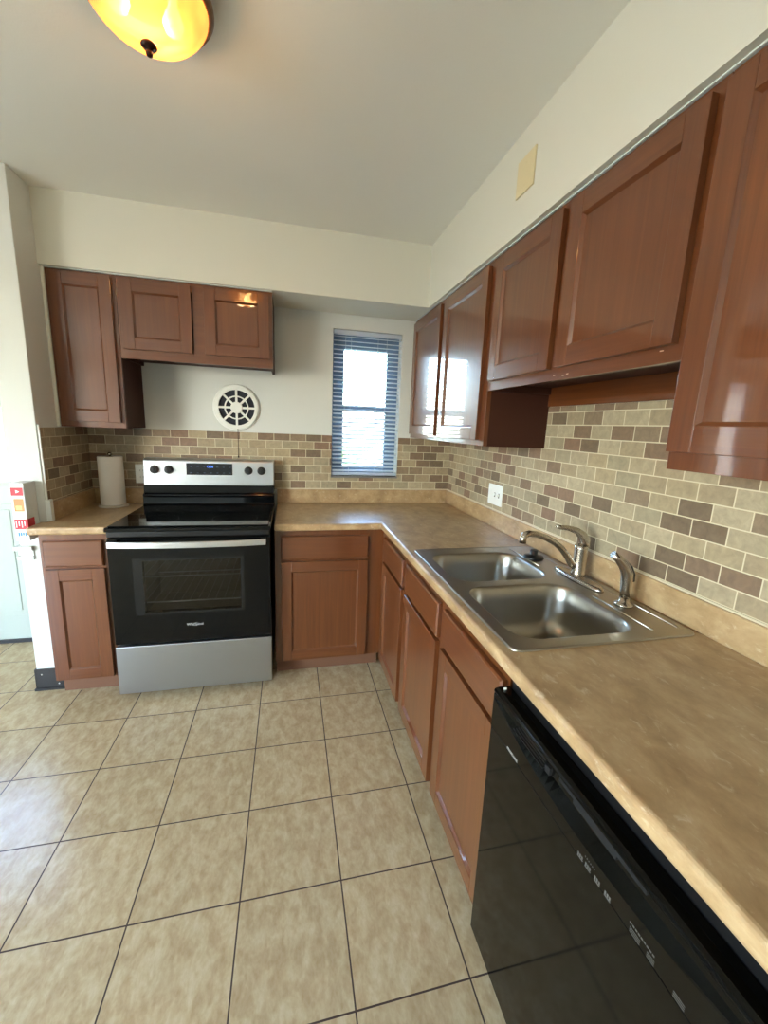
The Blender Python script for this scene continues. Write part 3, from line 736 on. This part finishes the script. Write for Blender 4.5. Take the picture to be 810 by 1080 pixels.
# outlet behind the stove
t = thing('wall_outlet', (-2.022, -.0085, 1.098), 'white outlet plate on the back tiles just left of the stove panel', 'outlet')
b = B(); b.box(-2.058, -1.986, -.014, -.0085, 1.040, 1.156, M_WHITEP); obj('face_plate', b, t, bevel=.003)
for z in (1.078, 1.118):
    b = B(); b.box(-2.038, -2.006, -.0165, -.0135, z-.014, z+.014, M_WHITEP); b.box(-2.031, -2.029, -.0168, -.016, z-.005, z+.005, M_BLACK); b.box(-2.015, -2.013, -.0168, -.016, z-.005, z+.005, M_BLACK); obj('socket', b, t, bevel=.001)

# paper towel on a holder
h = thing('towel_holder', (-2.155, -.105, .914), 'clear and chrome paper towel holder on the small left counter', 'paper towel holder')
b = B(); b.lathe((-2.155, -.105, .9142), [(.078, 0), (.078, .006), (.072, .011), (.010, .012)], mat('clear_acrylic', L(206, 200, 190), .12), 40); obj('holder_base', b, h)
b = B(); b.lathe((-2.155, -.105, .914), [(.006, .010), (.006, .300), (.012, .304), (.013, .312), (.006, .318)], M_NICKEL, 16); obj('holder_rod', b, h)
b = B(); M_PAPER = mat('paper_towel', L(240, 236, 226), .9)
nn = noise(M_PAPER, pos(M_PAPER), 260, 2); bump(M_PAPER, nn, .4, .001)
c = (-2.155, -.105, .9275)
b.lathe(c, [(.020, 0), (.062, 0), (.064, .004), (.064, .278), (.062, .282), (.020, .282), (.020, 0)], M_PAPER, 48, cap0=False, cap1=False)
roll = tag(obj('paper_towel_roll', b, origin=c), 'white paper towel roll standing upright on its holder in the left corner', 'paper towels')
b = B(); b.lathe(c, [(.0185, .001), (.0198, .001), (.0198, .2815), (.0185, .2815), (.0185, .001)], mat('cardboard', L(170, 140, 105), .8), 32, cap0=False, cap1=False); obj('cardboard_core', b, roll)

# carton fixed on the end of the stub wall
t = thing('paper_carton', (-2.362, -.506, .84), 'white paper carton with red and orange printing on the end of the white stub wall', 'carton')
M_CART = mat('white_card', L(232, 236, 232), .5); RED = mat('print_red', L(205, 44, 58), .5); ORG = mat('print_orange', L(236, 140, 84), .5); YEL = mat('print_yellow', L(244, 216, 130), .5); BLU = mat('print_blue', L(60, 140, 190), .5)
cx0, cx1, cy, = -2.392, -2.337, -.600
b = B(); b.box(cx0, cx1, cy, -.5065, .842, 1.118, M_CART); obj('carton_body', b, t, bevel=.002)
y = cy-.0006
b = B(); b.box(cx0+.003, cx1-.004, y, cy, 1.060, 1.098, RED); p = obj('printed_label', b, t)
b = B(); b.face([(cx0+.022, y-.0004, 1.071), (cx0+.038, y-.0004, 1.079), (cx0+.022, y-.0004, 1.087)], M_CART); obj('arrow_mark', b, p)
b = B(); b.box(cx0+.010, cx1-.006, y, cy, .985, 1.045, ORG); p = obj('printed_label', b, t)
b = B(); b.box(cx0+.016, cx1-.016, y-.0003, y, .992, 1.012, YEL); obj('printed_picture', b, p)
b = B(); b.box(cx0+.003, cx1+.0006, y, cy, .900, .948, RED); b.box(cx1, cx1+.0006, cy, cy+.055, .900, .948, RED); p = obj('printed_label', b, t)
for i in range(4):
    b = B(); b.box(cx0+.008+i*.011, cx0+.012+i*.011, y-.0004, y, .908+(i % 2)*.008, .938, M_CART); obj('letter_mark', b, p)
for i in range(4):
    b = B(); b.box(cx0+.012+i*.009, cx0+.018+i*.009, y, cy, .866+(i % 3)*.002, .884, BLU); obj('letter_mark', b, t)

# ------------------------------------------------------------------ venetian blind
def blind():
    t = thing('window_blind', ((WX0+WX1)/2, .02, WZ1), 'white slatted mini blind hanging in the kitchen window opening', 'blind')
    m = mat('blind_white', L(235, 240, 244), .45)
    tlu = N(m, 'ShaderNodeBsdfTranslucent'); tlu.inputs[0].default_value = (.85, .9, .95, 1); mxs = N(m, 'ShaderNodeMixShader'); mxs.inputs[0].default_value = .55
    LK(m, m.node_tree.nodes['Principled BSDF'].outputs[0], mxs.inputs[1]); LK(m, tlu.outputs[0], mxs.inputs[2]); LK(m, mxs.outputs[0], m.node_tree.nodes['Material Output'].inputs[0])
    x0, x1 = WX0+.006, WX1-.006
    b = B(); b.box(x0, x1, .002, .030, 2.020, 2.046, m); obj('head_rail', b, t, bevel=.002)
    b = B(); b.box(x0, x1, .006, .026, 1.104, 1.124, m); obj('bottom_rail', b, t, bevel=.003)
    b = B(); z = 1.137; n = 32; pitch = (2.012-1.140)/n; tilt = math.radians(24)
    for i in range(n+1):
        z = 1.137+i*pitch; sag = 0
        rings = []
        for x in (x0, x1):
            r = []
            for j in range(5):
                u = (j/4-.5)*.025; cam_ = .0022*(1-(2*j/4-1)**2)
                r.append((x, .016+u*math.cos(tilt), z+u*math.sin(tilt)*1.0+cam_))
            for j in reversed(range(5)):
                u = (j/4-.5)*.025; cam_ = .0022*(1-(2*j/4-1)**2)-.0007
                r.append((x, .016+u*math.cos(tilt), z+u*math.sin(tilt)+cam_))
            rings.append(r)
        b.loft(rings, m, smooth=False)
    obj('slats', b, t)
    for x in (-.775, -.738, -.56, -.50):
        b = B(); b.tube([(x, .003, 2.02), (x, .003, 1.12)], .0009, m, 6); obj('ladder_cord', b, t)
blind()

# ------------------------------------------------------------------ ceiling lamp
def lamp(cx, cy, label, power):
    t = thing('ceiling_lamp', (cx, cy, HC), label, 'ceiling lamp')
    b = B(); b.lathe((cx, cy, HC), [(.132, -.0005), (.138, -.006), (.142, -.020), (.149, -.030), (.151, -.042), (.144, -.052), (.138, -.053), (.136, -.040), (.132, -.030)], M_BRONZE, 64, cap0=True, cap1=False); obj('lamp_rim', b, t)
    g = bpy.data.materials.new('amber_glass'); g.use_nodes = True; tr = g.node_tree; pb = tr.nodes['Principled BSDF']
    pb.inputs['Base Color'].default_value = (.30, .18, .08, 1); pb.inputs['Roughness'].default_value = .25
    tl = tr.nodes.new('ShaderNodeBsdfTranslucent'); tl.inputs[0].default_value = (.95, .68, .34, 1)
    sw = noise(g, pos(g, (3, 9, 9)), 1.5, 3, .5, 1.5)
    lc = ramp(g, sw, [(.35, (.18, .047, .006, 1)), (.6, (.26, .082, .016, 1))]); tr.links.new(lc, tl.inputs[0])
    em = tr.nodes.new('ShaderNodeEmission'); em.inputs[0].default_value = (1, .50, .16, 1); em.inputs[1].default_value = .62
    mx = tr.nodes.new('ShaderNodeMixShader'); mx.inputs[0].default_value = .75; ad = tr.nodes.new('ShaderNodeAddShader')
    tr.links.new(pb.outputs[0], mx.inputs[1]); tr.links.new(tl.outputs[0], mx.inputs[2]); tp = tr.nodes.new('ShaderNodeBsdfTransparent'); tp.inputs[0].default_value = (1, .82, .55, 1); mt = tr.nodes.new('ShaderNodeMixShader'); mt.inputs[0].default_value = .16; tr.links.new(mx.outputs[0], mt.inputs[1]); tr.links.new(tp.outputs[0], mt.inputs[2]); tr.links.new(mt.outputs[0], ad.inputs[0]); tr.links.new(em.outputs[0], ad.inputs[1])
    tr.links.new(ad.outputs[0], tr.nodes['Material Output'].inputs[0])
    prof = [(.137, -.048), (.136, -.056), (.131, -.067), (.121, -.081), (.106, -.096), (.087, -.109), (.066, -.120), (.043, -.129), (.020, -.1345), (.003, -.136)]
    b = B(); b.lathe((cx, cy, HC), prof, g, 64, cap0=False, cap1=True); obj('glass_bowl', b, t, recalc=True)
    b = B(); b.lathe((cx, cy, HC), [(.004, -.134), (.017, -.139), (.019, -.144), (.014, -.149), (.006, -.151), (.006, -.153), (.0085, -.157), (.007, -.163), (.002, -.166)], M_DKBRONZE, 28); obj('finial', b, t)
    bm_ = mat('bulb_glow', (1, 1, 1, 1), .5, emit=(1, .74, .42, 1), es=5)
    for i, (dx, dy) in enumerate(((.055, .012), (-.055, -.02))):
        b = B(); b.lathe((cx+dx, cy+dy, HC-.078), [(.004, -.024), (.018, -.018), (.024, 0), (.018, .018), (.010, .034), (.010, .050)], bm_, 20); obj('light_bulb', b, t)
        l = bpy.data.lights.new('bulb_light', 'POINT'); l.energy = power*(1 if i == 0 else .35); l.color = (1, .66, .34); l.shadow_soft_size = .045
        o = bpy.data.objects.new('bulb_light', l); COL.objects.link(o); o.location = (cx+dx*.6, cy+dy, HC-.090)
lamp(-1.465, -1.51, 'lit amber glass bowl ceiling lamp with bronze rim, above the kitchen floor', 22)
lamp(-1.25, -4.3, 'added unseen amber bowl ceiling lamp farther back in the room, for warm light', 20)  # unseen lamp added behind the camera to warm the near side

# ------------------------------------------------------------------ outside
b = B(); b.box(-60, 60, .3, 90, -.6, -.5, mat('grass_ground', L(84, 92, 74), .9)); structure('ground', b)
def siding(name, c, pitch=.14):
    m = mat(name, c, .7)
    g = N(m, 'ShaderNodeNewGeometry'); sp = N(m, 'ShaderNodeSeparateXYZ'); LK(m, g.outputs['Position'], sp.inputs[0])
    md = N(m, 'ShaderNodeMath', operation='MODULO'); LK(m, sp.outputs[2], md.inputs[0]); md.inputs[1].default_value = pitch
    bump(m, md.outputs[0], .6, .2); return m
S1 = siding('pale_siding', L(226, 224, 214)); S2 = siding('brown_siding', L(150, 112, 84)); ROOF = mat('roof_shingle', L(96, 88, 82), .9)
def house(name, x0, x1, y0, y1, z1, roofh, m, wins, label):
    t = thing(name, ((x0+x1)/2, y0, -.5), label, 'house')
    b = B(); b.box(x0, x1, y0, y1, -.5, z1, m); obj('house_wall', b, t)
    b = B(); e = .4
    b.loft([[(x, y0-e, z1), (x, y0-e, z1+.15), (x, (y0+y1)/2, z1+roofh), (x, y1+e, z1+.15), (x, y1+e, z1)] for x in (x0-e, x1+e)], ROOF, smooth=False); obj('roof', b, t)
    for (a0, a1, c0, c1) in wins:
        b = B(); b.grid([a0-.1, a0, a1, a1+.1], [c0-.1, c0, c1, c1+.1], lambda x, z: not (a0 < x < a1 and c0 < z < c1), lambda u, v, d: (u, d, v), y0-.06, y0, M_TRIM); f = obj('window', b, t)
        b = B(); b.box(a0, a1, y0-.03, y0-.001, c0, c1, mat('dark_pane', L(90, 104, 116), .1)); obj('pane', b, f)
house('brown_house', -14.2, -8.4, 9.0, 15, 3.1, .9, S2, [(-10.4, -9.6, 1.3, 2.5), (-12.2, -11.4, 1.3, 2.5)], 'brown clapboard house beyond the entry side of the kitchen')
house('pale_house', -22, -15.0, 9.6, 16, 3.4, 1.0, S1, [(-17.2, -16.0, 1.2, 2.7), (-20.0, -18.8, 1.2, 2.7)], 'white clapboard house farther left of the brown one')
house('garage', -1.0, 4.8, 8.0, 13, 1.15, .55, S1, [(.2, .9, .2, .9)], 'low pale garage seen through the kitchen window')
def bush(cx, cy, r, h, m):
    b = B()
    for k in range(420):
        a = random.uniform(0, 2*PI); ph = random.uniform(-.4, 1); rr = r*random.uniform(.75, 1.05)
        c = Vector((cx+rr*math.cos(a)*math.sqrt(max(0, 1-ph*ph)), cy+rr*math.sin(a)*math.sqrt(max(0, 1-ph*ph)), -.5+h*.4+h*.6*ph*random.uniform(.8, 1)))
        u = Vector((random.uniform(-1, 1), random.uniform(-1, 1), random.uniform(-1, 1))).normalized(); v = u.orthogonal().normalized(); s = random.uniform(.05, .11)
        b.face([c+u*s, c+v*s*.5, c-u*s, c-v*s*.5], m)
    return b
LEAF = mat('leaf_green', L(104, 132, 66), .7)
t = thing('garden_bush', (-.1, 5.6, -.5), 'green leafy bush outside the kitchen window', 'bush')
obj('foliage', bush(-.1, 5.6, .6, 1.55, LEAF), t)
b = B(); b.tube([(-.1, 5.6, -.5), (-.08, 5.62, .3), (-.14, 5.58, .8)], [.05, .04, .02], M_DKBRONZE, 8); obj('stem', b, t)
for k, z in enumerate((4.9, 5.4)):
    b = B(); b.tube([(-30, 7.6+k*.2, z+.3), (-20, 7.6+k*.2, z-.1), (-10, 7.6+k*.2, z-.25), (0, 7.6+k*.2, z-.1), (8, 7.6+k*.2, z+.2)], .018, M_BLACK, 6)
    tag(obj('power_line', b), ('lower' if k == 0 else 'upper')+' black power line strung across the sky outside', 'power line')
